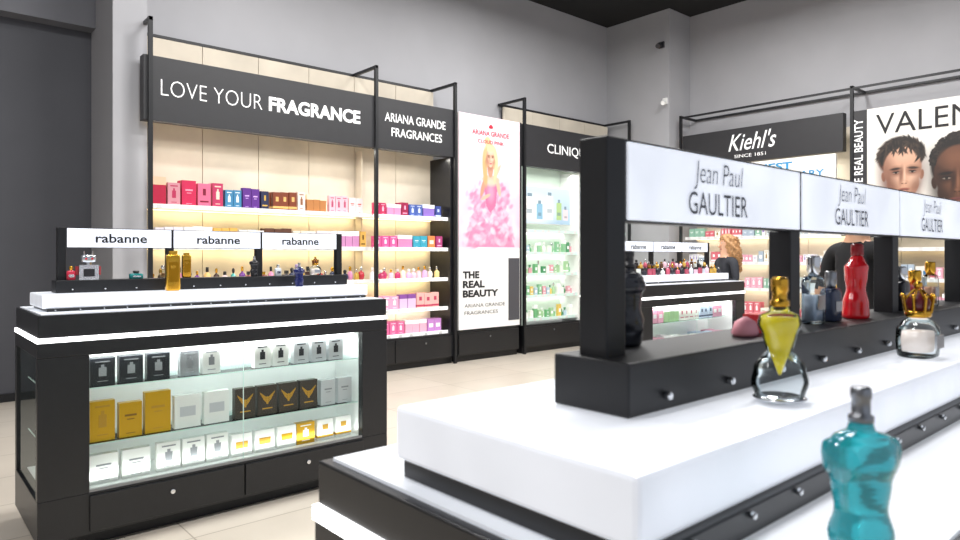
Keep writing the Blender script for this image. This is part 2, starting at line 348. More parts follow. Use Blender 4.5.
# poster panel
p=grp('poster',(5.87,YF,0))
W,Hh=1.16,2.97
P=Paint(W,Hh,140)
P.grad(0,Hh,'#efeeed','#f2f0f0'); P.grad(1.13,Hh,'#f3bfd0','#f8dfe7')
for k in range(90):
    P.ell(random.uniform(0,W),random.uniform(1.15,2.0),random.uniform(.06,.2),random.uniform(.04,.12),pick(['#f6cbda','#f3bccf','#f9dae4']),random.uniform(0,90),.9,.5)
P.poly([(.44,1.98),(.72,1.98),(.84,1.62),(1.06,1.14),(.12,1.14),(.34,1.62)],'#e888ac')
for k in range(420):
    t=random.random()**.8; yy=1.15+t*.66; hw=.52-.32*t
    P.ell(.58+random.uniform(-hw,hw),yy,random.uniform(.03,.07),random.uniform(.014,.04),pick(['#f3a0be','#e982a8','#f8c8d8','#ee90b2','#e0709a','#fbdde7']),random.uniform(-60,60),.9,.55)
for sx in (.37,.81):
    for k in range(90): P.ell(sx+random.gauss(0,.075),1.82+random.gauss(0,.09),.045,.025,pick(['#f8c8d8','#e982a8','#f3a0be','#e0709a']),random.uniform(0,90),.9,.6)
P.poly([(.46,2.04),(.72,2.04),(.68,1.72),(.58,1.62),(.50,1.72)],'#dd7199')
P.ell(.59,1.9,.06,.12,'#f09fbc',0,1,.7)
SKN,SHD='#e3b49c','#c8927a'
P.ell(.59,2.09,.165,.06,SKN,0,.2); P.ell(.44,1.97,.034,.14,SHD,-16,.3); P.ell(.735,1.99,.034,.13,SKN,14,.3)
P.ell(.70,2.19,.028,.15,SKN,-32,.3); P.ell(.635,2.28,.035,.04,SKN,0,.3); P.ell(.49,1.84,.10,.026,SKN,25,.3)
P.ell(.59,2.045,.10,.05,'#ebc4b0',0,.8,.8)
P.ell(.575,2.42,.135,.18,'#d6b88a',0,.15); P.ell(.475,2.22,.042,.24,'#c9a673',6,.5); P.ell(.685,2.24,.036,.20,'#dfc59a',-8,.5)
P.ell(.53,2.62,.06,.07,'#d9bd90',10,.3)
P.face(.58,2.40,.27,SKN,SHD,'#a8715a','#8a683f','#b23a54','#f0cdb9',.02)
P.ell(.575,2.53,.105,.045,'#e0c79c',0,.4); P.ell(.485,2.44,.022,.11,'#cfae7c',-12,.5); P.ell(.672,2.44,.022,.11,'#e0c79c',12,.5)
P.mesh('print',p,0,.44,-.021,.08)
mb=MB(); mb.box(-.0,W,-.02,.06,.44,3.41,WHITE); mb.box(.93,1.15,-.026,-.0215,.52,1.42,M('print_grey','#4a4a50',.6)); mb.box(W,W+.03,-.03,.04,.42,3.41,BLACK)
plinth(mb,.0,1.16,.42,1); mb.obj('panel',p,.002)
text('p1','ARIANA GRANDE',p,.24,.94,3.14,3.21,-.022,C('#c2243c',.6),offset=.02)
text('p2','CLOUD PINK',p,.34,.84,3.03,3.08,-.022,C('#c2243c',.6),offset=.02)
mb=MB(); mb.lathe([(.03,0),(.045,.02),(.02,.05),(.0,.06)],C('#c2243c'),.59,-.022,3.25,12,.05); mb.obj('crest',p)
for i,t in enumerate(['THE','REAL','BEAUTY']):
    text('p3_%d'%i,t,p,.07,.07+(.30,.40,.66)[i],1.14-i*.13,1.24-i*.13,-.022,INK,offset=.045)
text('p4','ARIANA GRANDE',p,.1,.86,.74,.79,-.022,C('#444444',.6)); text('p5','FRAGRANCES',p,.1,.72,.64,.69,-.022,C('#444444',.6))

# clinical skincare bay
u=grp('wall_display_shelving',(7.12,YF,0))
mb=MB(); frame(mb,[.0,2.55]); mb.obj('steel_frame',u)
mb=MB(); boards(mb,.03,2.57,2.9,3.74); mb.box(.03,2.57,.42,.45,.42,2.9,M('bay_green_white','#d6e4d6',.5,es=.10,noise=.04)); mb.box(.0,.05,.0,.45,.42,2.78,M('side_frost_green','#dff0e4',.4,es=.2)); mb.obj('back_boards',u)
mb=MB(); shelving(mb,.05,2.55,[1.84,1.5,1.18,.85,.5],LED,GLASSE); plinth(mb,.02,2.57,.42,2); mb.box(0,2.58,-.02,.10,2.79,3.41,SIGN); mb.box(1.28,1.31,.02,.45,.42,2.79,WHITE); mb.obj('shelves',u)
text('header_text','CLINIQUE',u,.50,1.50,3.0,3.17,-.021,PRW,offset=.004)
P=Paint(1.1,.56,60); P.grad(0,.56,'#a9c8de','#d2e4ef'); P.ell(.3,.2,.4,.2,'#ffffff',0,1,.7)
for (q0,q1,h0,cc) in ((.10,.26,.40,'#f7f7f7'),(.34,.46,.30,'#8fbcd6'),(.55,.70,.44,'#ffffff'),(.78,.9,.34,'#b0cf8c'),(.94,1.05,.24,'#f3d9dd')):
    P.poly([(q0,.06),(q1,.06),(q1,h0),(q0,h0)],cc); P.poly([(q0+.03,h0),(q1-.03,h0),(q1-.03,h0+.05),(q0+.03,h0+.05)],'#7f98a8'); P.poly([(q0+.02,h0*.4),(q1-.02,h0*.4),(q1-.02,h0*.55),(q0+.02,h0*.55)],'#5f7f90',.6)
P.mesh('graphic_print',u,.08,1.95,.12,.05); P.mesh('graphic_print_b',u,1.36,1.95,.12,.05)
mb=MB(); mb.box(.07,1.2,.125,.15,1.94,2.53,WHITE); mb.box(1.35,2.47,.125,.15,1.94,2.53,WHITE); mb.obj('graphic_holders',u)
area('bay_light',(1.28,.15,2.76),2.4,.06,9,(.97,1,.96),parent=u)
for zz in (1.84,1.5,1.18,.85): area('shelf_light',(1.28,.36,zz-.04),2.4,.05,1.6,(.92,1,.93),rot=(.35,0,0),parent=u)
pr=grp('skincare_products',(7.12,YF,0)); mb=MB()
for z in (1.5,1.18,.85,.5):
    x=.12
    while x<2.5:
        if abs(x-1.295)<.05: x+=.08
        c=pick(['#6fb27c','#e6f0e0','#8fc49a','#e8a9b4','#b9cfdc','#4a9464','#f4f4ee','#e8c868','#a8cfa0']); h=random.uniform(.10,.20)
        if random.random()<.5: mb.mini(x,.15,z+.001,.03,h,C(c,.25),pick([WHITE,CHROME,C('#5a9a70')]),random.randint(0,2))
        else: mb.carton(x,.1,z+.001,.065,.05,h,C(c),C('#ffffff'),random.randint(0,3))
        x+=random.uniform(.075,.095)
mb.obj('bottles_and_cartons',pr)

# ------------------------------------------------------------ right wall fixtures (local x -> world -Y)
RX=9.97
R=-math.pi/2
u=grp('wall_display_shelving',(RX,6.3,0),R)
mb=MB(); frame(mb,[.02,2.67,5.6],3.77,.44); mb.box(.02,5.6,-.04,-.02,3.72,3.75,BLACKM); mb.obj('steel_frame',u)
mb=MB(); boards(mb,.05,5.6,.42,3.3,.65,.41); mb.obj('back_boards',u)
mb=MB(); shelving(mb,.05,2.5,[2.15,1.75,1.35,.95,.55],WARMLED,WHITE,.06,.40); shelving(mb,3.0,5.5,[1.55,1.15,.8,.5],WARMLED,WHITE,.06,.40)
plinth(mb,.02,5.6,.42,5); mb.box(.05,2.55,-.02,.10,2.90,3.43,SIGN); mb.box(2.65,2.86,-.03,.1,.44,3.42,SIGN); mb.box(2.86,5.2,-.03,.05,1.7,3.42,WHITE); mb.box(.95,2.45,-.01,.04,2.35,2.88,WHITE); mb.obj('shelves_and_panels',u,.002)
text('header_text',"Kiehl's",u,.86,1.62,3.08,3.35,-.021,PRW,shear=.35,offset=.004); text('header_text_small','SINCE 1851',u,.96,1.46,2.97,3.02,-.021,PRW)
text('strip_text','THE REAL BEAUTY  THE REAL BEAUTY',u,2.70,2.81,1.2,3.3,-.031,PRW,offset=.01,rot90=True)
BLUE=C('#2f8fc4',.6)
text('promo_a','FINEST',u,1.15,1.85,2.72,2.83,-.011,BLUE,offset=.03); text('promo_b','APOTHECARY',u,1.15,2.3,2.58,2.68,-.011,BLUE,offset=.02); text('promo_c','FROM THE EAST VILLAGE',u,1.1,2.35,2.46,2.51,-.011,INK)
P=Paint(2.34,1.72,150)
P.grad(0,1.72,'#cfc9c1','#e6e2dc')
DK=['#1b1512','#2e231d','#120e0c','#3a2d25']
P.poly([(0,0),(.75,0),(.66,.40),(.5,.52),(.2,.52),(0,.42)],'#26221f')
P.ell(.39,1.05,.27,.26,'#1f1814',0,.12)
P.face(.42,.82,.70,'#c0937a','#a17259','#6a4133','#241a16','#905549','#dab49c',.03)
for k in range(170):
    a=random.uniform(-.1,math.pi+.1); rr=random.uniform(.86,1.12)
    P.ell(.405+math.cos(a)*.23*rr,1.03+math.sin(a)*.22*rr,.075,.014,pick(DK),math.degrees(a)+random.uniform(40,120),.6)
for k in range(30): P.ell(.38+random.uniform(-.15,.18),1.16+random.uniform(-.06,.06),.06,.012,pick(DK),random.uniform(50,130),.6)
P.poly([(.62,0),(1.7,0),(1.52,.22),(1.25,.34),(.85,.34),(.68,.2)],'#4a3328')
P.ell(1.04,.90,.305,.37,'#15100e',0,.1)
P.face(1.04,.70,.84,'#5b3929','#452918','#23130d','#0e0a09','#663834','#875a42',-.02)
for k in range(520):
    a=random.uniform(.0,math.pi); rr=random.uniform(.84,1.06)
    P.ell(1.04+math.cos(a)*.30*rr,.90+math.sin(a)*.36*rr,.018,.012,pick(['#120e0d','#2a211d','#0c0908','#1e1715']),random.uniform(0,180),.6)
P.ell(1.80,.78,.3,.40,'#5a3f2a',0,.15); P.face(1.80,.68,.64,'#dcb49c','#bf917a','#8f6450','#4a301e','#b4545a','#f0d2be',-.03); P.poly([(1.5,0),(2.2,0),(2.08,.3),(1.62,.3)],'#2a2422')
P.mesh('print',u,2.86,1.70,-.031,.05)
text('poster_title','VALENTINO',u,2.97,4.98,3.06,3.33,-.033,INK,offset=.0)
area('bay_light',(1.28,.15,2.86),2.3,.06,14,(1,.96,.88),parent=u)
for zz in (2.15,1.75,1.35,.95): area('shelf_light',(1.28,.33,zz-.04),2.3,.05,2.2,(1,.95,.85),rot=(.35,0,0),parent=u)
area('bay_light',(4.2,.15,1.66),2.3,.06,5,(1,.96,.88),parent=u)
pr=grp('boxed_cosmetics',(RX,6.3,0),R); mb=MB()
pal=[('#e8e4dc','#2f6fa0'),('#cfd9dc','#555555'),('#d8707c','#ffffff'),('#f2efe6','#9a7a3a'),('#e0dcd4','#c9a24b'),('#e6a9bd','#ffffff'),('#8fb9a4','#ffffff'),('#e8e8ea','#9a80c0'),('#a8b8c8','#ffffff'),('#c9a06a','#ffffff')]
for (a,b,zs) in ((.1,2.45,[1.75,1.35,.95,.55]),(3.05,5.45,[1.15,.8,.5])):
    for z in zs: rowfill(mb,a,b,.09,z+.001,[(random.choice([.05,.07,.09]),random.uniform(.10,.19),[pick(pal)],random.choice([0,1,2,3,5,6]),random.randint(1,3)) for _ in range(14)])
rowfill(mb,.1,.9,.09,2.151,[(.09,.17,[('#b98a54','#ffffff')],0,3),(.09,.15,[('#e8e0d0','#7a4a20')],3,3)])
mb.obj('cartons',pr)
sc=grp('security_camera',(9.8,6.55,0)); mb=MB(); mb.box(-.03,0,-.05,.05,4.93,5.03,C('#303034')); mb.cyl((-.03,0,4.98),(-.10,0,4.95),.02,C('#303034')); mb.cyl((-.08,0,4.97),(-.18,-.04,4.92),.04,C('#26262a'),16); mb.obj('body',sc)
sc=grp('security_camera',(9.8,6.48,0)); mb=MB(); mb.box(-.03,0,-.04,.04,3.98,4.08,WHITE); mb.cyl((-.03,0,4.03),(-.08,0,4.0),.018,WHITE); mb.cyl((-.06,0,4.02),(-.14,-.04,3.97),.035,WHITE,16); mb.obj('body',sc)

# ------------------------------------------------------------ display counters
def counter(loc,L,sx0,sx1,label,kind,D=.72,inset=.045,zl=1.165,zled=1.032):
    g=grp('display_counter',loc); c=D/2
    gx0,gx1=.22,L-.19
    mb=MB()
    mb.box(.06,L-.06,.06,D-.06,0,.07,BLACKM)
    mb.box(0,L,0,D,.07,.275,BLACK)
    mb.box(0,gx0,0,.05,.275,.959,BLACK); mb.box(gx1,L,0,.05,.275,.959,BLACK)
    mb.box(0,gx0,D-.05,D,.275,.959,BLACK); mb.box(gx1,L,D-.05,D,.275,.959,BLACK)
    mb.box(gx1+.02,L,.05,D-.05,.275,.959,BLACK)
    mb.box(0,L,0,D,.96,zled,BLACK)
    mb.box(.004,L-.004,.004,D-.004,zled+.023,zl,BLACK)
    for a,b in ((gx0+.0,(gx0+gx1)/2-.005),((gx0+gx1)/2+.005,gx1)):
        mb.box(a,b,-.014,0,.085,.262,BLACK); mb.cyl(((a+b)/2,-.014,.20),((a+b)/2,-.024,.20),.013,CHROME,20)
    mb.obj('carcass',g,.003)
    mb=MB(); mb.box(-.002,L+.002,-.002,D+.002,zled,zled+.021,LED); mb.obj('led_band',g)
    mb=MB(); mb.box(.02,L-.02,.02,D-.02,zl,zl+.005,LEDGE); mb.obj('lit_ledge',g)
    mb=MB(); mb.box(inset+.02,L-inset-.02,c-.20,c+.20,zl+.005,1.186,BLACK)
    for k in range(int(L/.11)):
        xx=.1+k*.11
        if xx<L-.1: mb.cyl((xx,c-.20,1.178),(xx,c-.207,1.178),.004,CHROME,10)
    mb.obj('slab_rail',g,.002)
    mb=MB(); mb.box(inset,L-inset,c-.19,c+.19,1.186,1.255,ONYX); mb.obj('onyx_slab',g,.006)
    mb=MB(); mb.box(sx0-.055,sx1+.055,c-.06,c+.06,1.256,1.322,BLACKM)
    for k in range(int((sx1-sx0)/.155)+1): mb.cyl((sx0+.02+k*.155,c-.06,1.275),(sx0+.02+k*.155,c-.070,1.275),.0055,CHROME,12)
    mb.box(sx0-.04,sx0,c-.015,c+.03,1.30,1.602,BLACKM); mb.box(sx1,sx1+.04,c-.015,c+.03,1.30,1.602,BLACKM)
    w=(sx1-sx0)/3
    for k in (1,2): mb.box(sx0+k*w-.03,sx0+k*w+.01,c-.01,c+.03,1.32,1.495,BLACKM)
    mb.obj('riser_and_posts',g,.0025)
    mb=MB()
    mb.box(sx0,sx1,c-.012,c+.012,1.494,1.602,BLACKM)
    for k in range(3):
        a0=sx0+k*w+(.007 if k else .004); a1=sx0+(k+1)*w-(.007 if k<2 else .004)
        mb.box(a0,a1,c-.0165,c-.012,1.497,1.598,LIGHTBOX); mb.box(a0,a1,c+.012,c+.0165,1.497,1.598,LIGHTBOX)
    mb.obj('lightbox_sign',g,.001)
    for k in range(3):
        cx=sx0+(k+.5)*w
        if kind==0:
            for bk,yy in ((False,c-.017),(True,c+.017)): text('sign_text_%d'%k,label,g,cx-.13,cx+.13,1.522,1.572,yy,INK,offset=.018,back=bk)
        elif kind==1:
            for bk,yy in ((False,c-.017),(True,c+.017)):
                text('sign_script_%d'%k,'Jean Paul',g,cx-.100,cx+.04,1.546,1.588,yy,C('#5a5e66'),shear=.15,offset=-.010,back=bk)
                text('sign_caps_%d'%k,'GAULTIER',g,cx-.115,cx+.055,1.510,1.543,yy,C('#5a5e66'),offset=.004,back=bk)
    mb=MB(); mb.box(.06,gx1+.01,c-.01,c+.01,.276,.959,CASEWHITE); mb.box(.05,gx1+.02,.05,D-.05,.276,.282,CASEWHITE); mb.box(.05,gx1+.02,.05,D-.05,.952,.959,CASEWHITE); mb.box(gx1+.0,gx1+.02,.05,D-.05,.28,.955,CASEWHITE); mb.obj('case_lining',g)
    mb=MB()
    for zz in (.50,.785): mb.box(.06,gx1,.06,c-.012,zz-.006,zz,GLASS); mb.box(.06,gx1,.056,.06,zz-.006,zz,GLASSE); mb.box(.06,gx1,c+.012,D-.06,zz-.006,zz,GLASS); mb.box(.052,.056,.06,D-.06,zz-.006,zz,GLASSE)
    for q in ([(gx0,.014,.276),(gx1,.014,.276),(gx1,.014,.959),(gx0,.014,.959)],[(gx0,D-.014,.276),(gx1,D-.014,.276),(gx1,D-.014,.959),(gx0,D-.014,.959)]): mb.add(q,[(0,1,2,3)],GLASS)
    mb.add([(.01,.06,.276),(.01,D-.06,.276),(.01,D-.06,.959),(.01,.06,.959)],[(0,1,2,3)],SIDEG)
    mb.box((gx0+gx1)/2-.002,(gx0+gx1)/2+.002,.008,.012,.276,.959,GLASSE)
    mb.box(gx0,gx1,.004,.012,.276,.29,STEEL); mb.obj('glazing',g)
    mb=MB(); mb.box(.08,gx1-.02,.07,.085,.942,.951,LED); mb.obj('case_led',g)
    area('case_lamp',((gx0+gx1)/2,.11,.94),gx1-gx0,.06,5.5,(.97,1,.985),rot=(math.radians(15),0,0),parent=g)
    area('case_lamp',((gx0+gx1)/2,.06,.32),gx1-gx0,.04,1.2,(.97,1,.985),rot=(math.radians(140),0,0),parent=g)
    return g
g1=counter((.548,3.81,0),1.972,.18,1.79,'rabanne',0)
g2=counter((.475,.19,0),2.03,.245,1.78,'',1,inset=.027,zl=1.150,zled=1.064)
g3=counter((5.33,3.81,0),2.0,.2,1.8,'rabanne',0)

pr=grp('boxed_perfumes',(.548,3.81,0)); mb=MB()
def boxes(x0,n,w,gap,z,h,main,acc,st,y=.09,d=.045):
    for k in range(n): mb.carton(x0+k*(w+gap)+w/2,y,z,w,d,h,main,acc,st)
BK=C('#26282e',.3); SV=C('#b9bcc2',.25,.6); GD=C('#d8a92c',.28,.65); WH=C('#f1f2ee',.4); GLD=C('#c79a3a',.4,.5); GY=C('#8f9296',.4); LG=C('#c9cccf',.4)
boxes(.24,3,.115,.02,.786,.14,BK,SV,5); boxes(.68,1,.10,.02,.786,.14,SV,GY,5); boxes(.80,1,.10,.02,.786,.14,WH,GY,5)
boxes(1.10,2,.10,.015,.786,.14,WH,BK,5); boxes(1.35,3,.10,.02,.786,.135,LG,BK,5)
boxes(.24,1,.115,.02,.501,.205,GD,GLD,5); boxes(.375,1,.11,.02,.501,.18,GD,C('#8a6418'),6); boxes(.50,1,.13,.02,.501,.22,GD,GLD,6); boxes(.65,2,.14,.02,.501,.18,WH,LG,0)
boxes(.985,4,.12,.015,.501,.175,C('#3b332b',.3),GLD,4); boxes(1.535,2,.10,.02,.501,.16,LG,GY,6)
boxes(.235,2,.135,.02,.283,.15,WH,GY,6); boxes(.56,3,.12,.012,.283,.155,WH,GY,5); boxes(.965,2,.12,.02,.283,.13,WH,GLD,0,d=.05); boxes(1.245,1,.12,.02,.283,.13,WH,GD,0); boxes(1.37,1,.12,.02,.283,.13,GD,WH,5); boxes(1.51,2,.11,.02,.283,.13,WH,GLD,1)
for z,h,cm in ((.786,.12,SV),(.501,.16,WH),(.283,.14,WH)):
    for k in range(3): mb.carton(.12,.12+k*.08,z,.07,.06,h,cm,GY,0)
mb.obj('cartons',pr,.0012)
pr=grp('boxed_cosmetics',(5.33,3.81,0)); mb=MB()
for z in (.786,.501,.283): rowfill(mb,.26,1.75,.09,z,[(.09,.13,[('#e4a0b8','#ffffff')],0,3),(.08,.14,[('#a8cf9a','#ffffff')],2,3),(.09,.12,[('#f2efe8','#c05070')],3,4),(.08,.13,[('#c8d4e6','#334466')],1,3)])
x=.12
while x<1.9:
    mb.mini(x,.22,1.256,.022,random.uniform(.07,.11),C(pick(['#f2c6d6','#d5dde8','#c9a24b','#303038','#c05a70','#e8f0e8']),.2),pick([CHROME,GOLD,C('#222222')]),random.randint(0,2)); x+=random.uniform(.06,.1)
mb.obj('cartons_and_testers',pr)
pr=grp('makeup_testers',(5.33,3.81,0)); mb=MB(); x=.25
while x<1.75:
    mb.mini(x,.36-.04,1.323,.02,random.uniform(.06,.10),C(pick(['#f2c6d6','#222228','#c9a24b','#c05a70','#6a4a3a','#e8f0e8']),.2),pick([CHROME,GOLD,C('#222222')]),random.randint(0,2)); x+=random.uniform(.06,.09)
mb.obj('testers',pr)

# ------------------------------------------------------------ bottles
def place(mb,x,y,z,name='perfume_bottle',rot=0):
    o=mb.obj(name,None,0,(x,y,z),rot); return o
def smooth_prof(pts,n=60):
    zs=[p[0] for p in pts]; out=[]
    for i in range(n):
        z=zs[0]+(zs[-1]-zs[0])*i/(n-1)
        k=max(0,min(len(pts)-2,sum(1 for q in zs[1:-1] if q<=z)))
        t=(z-zs[k])/(zs[k+1]-zs[k]); t2=t*t*(3-2*t) if 0<k<len(pts)-2 else t
        out.append((z,)+tuple(pts[k][j]*(1-t2)+pts[k+1][j]*t2 for j in range(1,len(pts[0]))))
    return out
def male_torso(mat,cap,sc=1):
    mb=MB()
    pts=[(0,.024,.017),(.004,.027,.020),(.022,.028,.021),(.042,.0315,.023),(.062,.0255,.018),(.082,.029,.0195),(.100,.036,.0225),(.113,.0365,.020),(.120,.028,.016),(.125,.013,.012),(.131,.0105,.0105)]
    def fn(x,y,z,a):
        f=1
        if .03<z<.112: f+=.010*math.sin(z*1500)
        if .088<z<.112 and y<0: y-=.0035*(math.exp(-((abs(x)-.013)/.009)**2))*math.sin((z-.088)/.024*math.pi)
        if .015<z<.04 and y<0: y-=.005*math.exp(-(x/.008)**2)*math.sin((z-.015)/.025*math.pi)
        if .02<z<.055 and y>0: y+=.004*math.exp(-((abs(x)-.013)/.01)**2)*math.sin((z-.02)/.035*math.pi)
        return x*f*sc,y*f*sc
    mb.rings([(z*sc,rx,ry) for z,rx,ry in smooth_prof(pts,80)],mat,seg=40,fn=lambda x,y,z,a:fn(x,y,z/sc,a))
    for s in (-1,1):
        mb.rings([(.092*sc,.004*sc,.005*sc),(.097*sc,.007*sc,.008*sc),(.108*sc,.0085*sc,.010*sc),(.115*sc,.007*sc,.008*sc),(.118*sc,.003*sc,.003*sc)],mat,s*.031*sc,0,0,16)
    mb.lathe([(.0115*sc,.131*sc),(.0115*sc,.136*sc),(.0085*sc,.137*sc),(.0085*sc,.149*sc),(.0095*sc,.150*sc),(.0095*sc,.157*sc),(.008*sc,.159*sc)],cap,seg=20)
    return mb
TEAL=M('teal_glass','#35b0ba',.06,trans=.72,es=.10,coat=.8)  # faint emission in the glass stands in for light passing through
o=place(male_torso(TEAL,STEEL,1.0),.656,.232,1.1555,rot=math.radians(-38)); o.scale=(.91,.91,1.12)
place(male_torso(C('#1a1c24',.2),C('#202024',.3),.85),.80,.59,1.3225,rot=.1)
def female():
    mb=MB()
    pts=[(0,.024,.02),(.004,.032,.026),(.026,.0385,.03),(.045,.035,.027),(.070,.0175,.016),(.088,.0225,.019),(.104,.030,.023),(.114,.0285,.019),(.122,.013,.012),(.130,.0095,.0095)]
    mb.rings(smooth_prof(pts,60),BOTTLE,seg=36)
    Y=M('yellow_perfume','#e2cc2e',.15,es=.22,coat=.5)  # emission added to make the opaque liquid look translucent
    mb.rings([(.036,.002,.002),(.052,.008,.006),(.066,.0135,.011),(.078,.0165,.013),(.090,.0205,.016),(.103,.0265,.018),(.112,.025,.015),(.114,.003,.003)],Y,seg=30)
    mb.lathe([(.030,.0025),(.034,.006),(.03,.008)],CHROME,seg=30)
    mb.lathe([(.0115,.127),(.0125,.129),(.0125,.134),(.0095,.136),(.0095,.146),(.011,.147),(.011,.162),(.009,.166)],GOLD,seg=24)
    return mb
place(female(),.898,.418,1.256,rot=-.5)
def crown():
    mb=MB()
    mb.rings([(0,.034,.026),(.004,.042,.032),(.030,.045,.034),(.055,.043,.033),(.068,.030,.026),(.073,.018,.018),(.078,.016,.016)],BOTTLE,seg=36,n=2.8)
    mb.rings([(.012,.034,.024),(.035,.036,.026),(.050,.033,.024),(.052,.01,.01)],M('pale_perfume','#efe0d8',.2,es=.3),seg=30,n=2.8)
    mb.box(-.022,.022,-.0375,-.0335,.020,.045,CHROME)
    mb.lathe([(.019,.076),(.023,.080),(.023,.088),(.019,.09)],GOLD,seg=24)
    mb.lathe([(.018,.09),(.021,.105),(.016,.120),(.004,.126)],C('#5c1420',.35),seg=20)
    for k in range(8):
        a=k*math.pi/4; x,y=math.cos(a),math.sin(a)
        mb.cyl((x*.022,y*.022,.086),(x*.026,y*.026,.114),.0026,GOLD,8); mb.lathe([(.001,0),(.004,.003),(.004,.006),(.001,.009)],GOLD,x*.0265,y*.0265,.113,10)
        mb.cyl((x*.024,y*.024,.110),(x*.006,y*.006,.130),.002,GOLD,8)
    mb.lathe([(.002,0),(.008,.005),(.008,.010),(.002,.016)],GOLD,0,0,.131,12)
    return mb
place(crown(),1.497,.428,1.256)
def redform():
    mb=MB(); Rm=M('red_glass','#c4141f',.15,es=.12,coat=.5)
    pts=[(0,.030,.024,.0,0),(.004,.034,.026,0,0),(.03,.031,.024,.002,0),(.06,.022,.018,.004,0),(.085,.027,.021,.006,0),(.105,.030,.022,.008,0),(.118,.018,.015,.012,0),(.128,.010,.010,.014,0)]
    mb.rings(smooth_prof(pts,50),Rm,seg=30); mb.lathe([(.010,.127),(.012,.130),(.012,.15),(.009,.153)],C('#8a0f18',.3),.014,0,0,18)
    mb.cyl((.022,0,.1),(.036,0,.125),.006,Rm,12)
    return mb
place(redform(),1.51,.545,1.3225,rot=.1)
def simple(w,d,h,body,cap,caph,inner=None,name='perfume_bottle'):
    mb=MB(); mb.rings([(0,w*.46,d*.46),(.003,w*.5,d*.5),(h*.85,w*.5,d*.5),(h*.97,w*.42,d*.42),(h,w*.2,w*.2)],body,seg=28,n=5)
    if inner: mb.rings([(.006,w*.40,d*.38),(h*.6,w*.40,d*.38),(h*.61,w*.1,w*.1)],inner,seg=24,n=5)
    mb.lathe([(w*.2,h),(w*.2,h+.006),(w*.24,h+.008),(w*.24,h+caph),(w*.2,h+caph+.003)],cap,seg=20); mb.box(-w*.3,w*.3,-d*.5-.0008,-d*.5+.001,h*.3,h*.6,CHROME)
    return mb
place(simple(.05,.03,.09,BOTTLE,CHROME,.035,C('#c7d4e8',.2)),1.32,.55,1.3225)
place(simple(.045,.03,.065,C('#3a4258',.15),STEEL,.03),1.40,.55,1.3225)
place(simple(.05,.03,.07,C('#26262c',.15),CHROME,.03),1.80,.55,1.3225)
place(simple(.06,.03,.06,C('#8c1a22',.2),GOLD,.03),1.90,.55,1.3225)
place(simple(.05,.03,.08,BOTTLE,GOLD,.03,C('#d9a080',.2)),2.02,.55,1.3225)
pk=MB()
pk.carton(.0,0,0,.10,.04,.03,C('#c0242c'),C('#ffffff'),0); pk.obj('gift_box',None,0,(1.14,.53,1.3225))
pk=MB(); pk.rings([(0,.026,.016),(.005,.03,.018),(.022,.022,.014),(.03,.004,.003)],C('#e79aa8',.5),seg=20); pk.obj('scented_soap',None,0,(1.04,.54,1.3225))

def ingot(sc=1):
    mb=MB(); w,d,h=.042*sc,.024*sc,.115*sc
    mb.rings([(0,w*.42,d*.42),(.004,w*.5,d*.5),(h-.004,w*.5,d*.5),(h,w*.42,d*.42)],GOLD,seg=24,n=8); mb.box(-w*.34,w*.34,-d*.5-.002,-d*.5+.001,h*.25,h*.8,M('gold_dark','#b07f22',.35,1)); mb.box(-w*.25,w*.1,-d*.5-.003,-d*.5,h*.62,h*.70,GOLD); mb.box(-w*.3,w*.3,-d*.3,d*.3,h,h+.012,GOLD)
    return mb
def robot():
    mb=MB()
    mb.box(-.032,.032,-.016,.016,0,.055,CHROME); mb.box(-.018,.018,-.018,-.016,.012,.04,C('#1c1c20')); mb.cyl((0,0,.055),(0,0,.064),.010,CHROME)
    mb.rings([(.064,.018,.014),(.067,.024,.018),(.088,.024,.018),(.092,.018,.014)],C('#c9ced6',.15,.8),seg=24,n=4)
    mb.cyl((-.01,-.019,.078),(-.01,-.015,.078),.004,C('#c0242c')); mb.cyl((.01,-.019,.078),(.01,-.015,.078),.004,C('#c0242c'))
    for s in (-1,1): mb.cyl((s*.036,0,.05),(s*.036,0,.018),.006,C('#a03038',.3)); mb.cyl((s*.014,0,.09),(s*.014,0,.106),.002,CHROME)
    return mb
bx,by=.548,3.81
zr=1.3225; zs=1.256
def scaled(o,s): o.scale=(s,s,s); return o
scaled(place(robot(),bx+.28,by+.33,zr),1.45)
place(simple(.07,.035,.03,C('#1d7f80',.2),C('#222222'),.012),bx+.52,by+.34,zr)
scaled(place(ingot(),bx+.67,by+.19,zs),1.75)
scaled(place(ingot(),bx+.79,by+.33,zr),1.15)
scaled(place(male_torso(C('#1b1b20',.2),STEEL),bx+1.20,by+.33,zr),.8)
scaled(place(male_torso(C('#17205a',.15),STEEL),bx+1.44,by+.20,zs),.95)
scaled(place(crown(),bx+1.62,by+.33,zr),.85)
place(simple(.05,.03,.05,BOTTLE,C('#b9a0c8'),.02,C('#d8c8e8')),bx+1.49,by+.335,zr)
place(simple(.04,.03,.05,C('#c8324a',.2),GOLD,.02),bx+.2,by+.335,zr)
place(simple(.04,.025,.05,BOTTLE,CHROME,.02,C('#e8c8a0')),bx+.66,by+.335,zr)
place(simple(.04,.025,.05,C('#d8dde4',.2),CHROME,.02),bx+1.36,by+.335,zr)

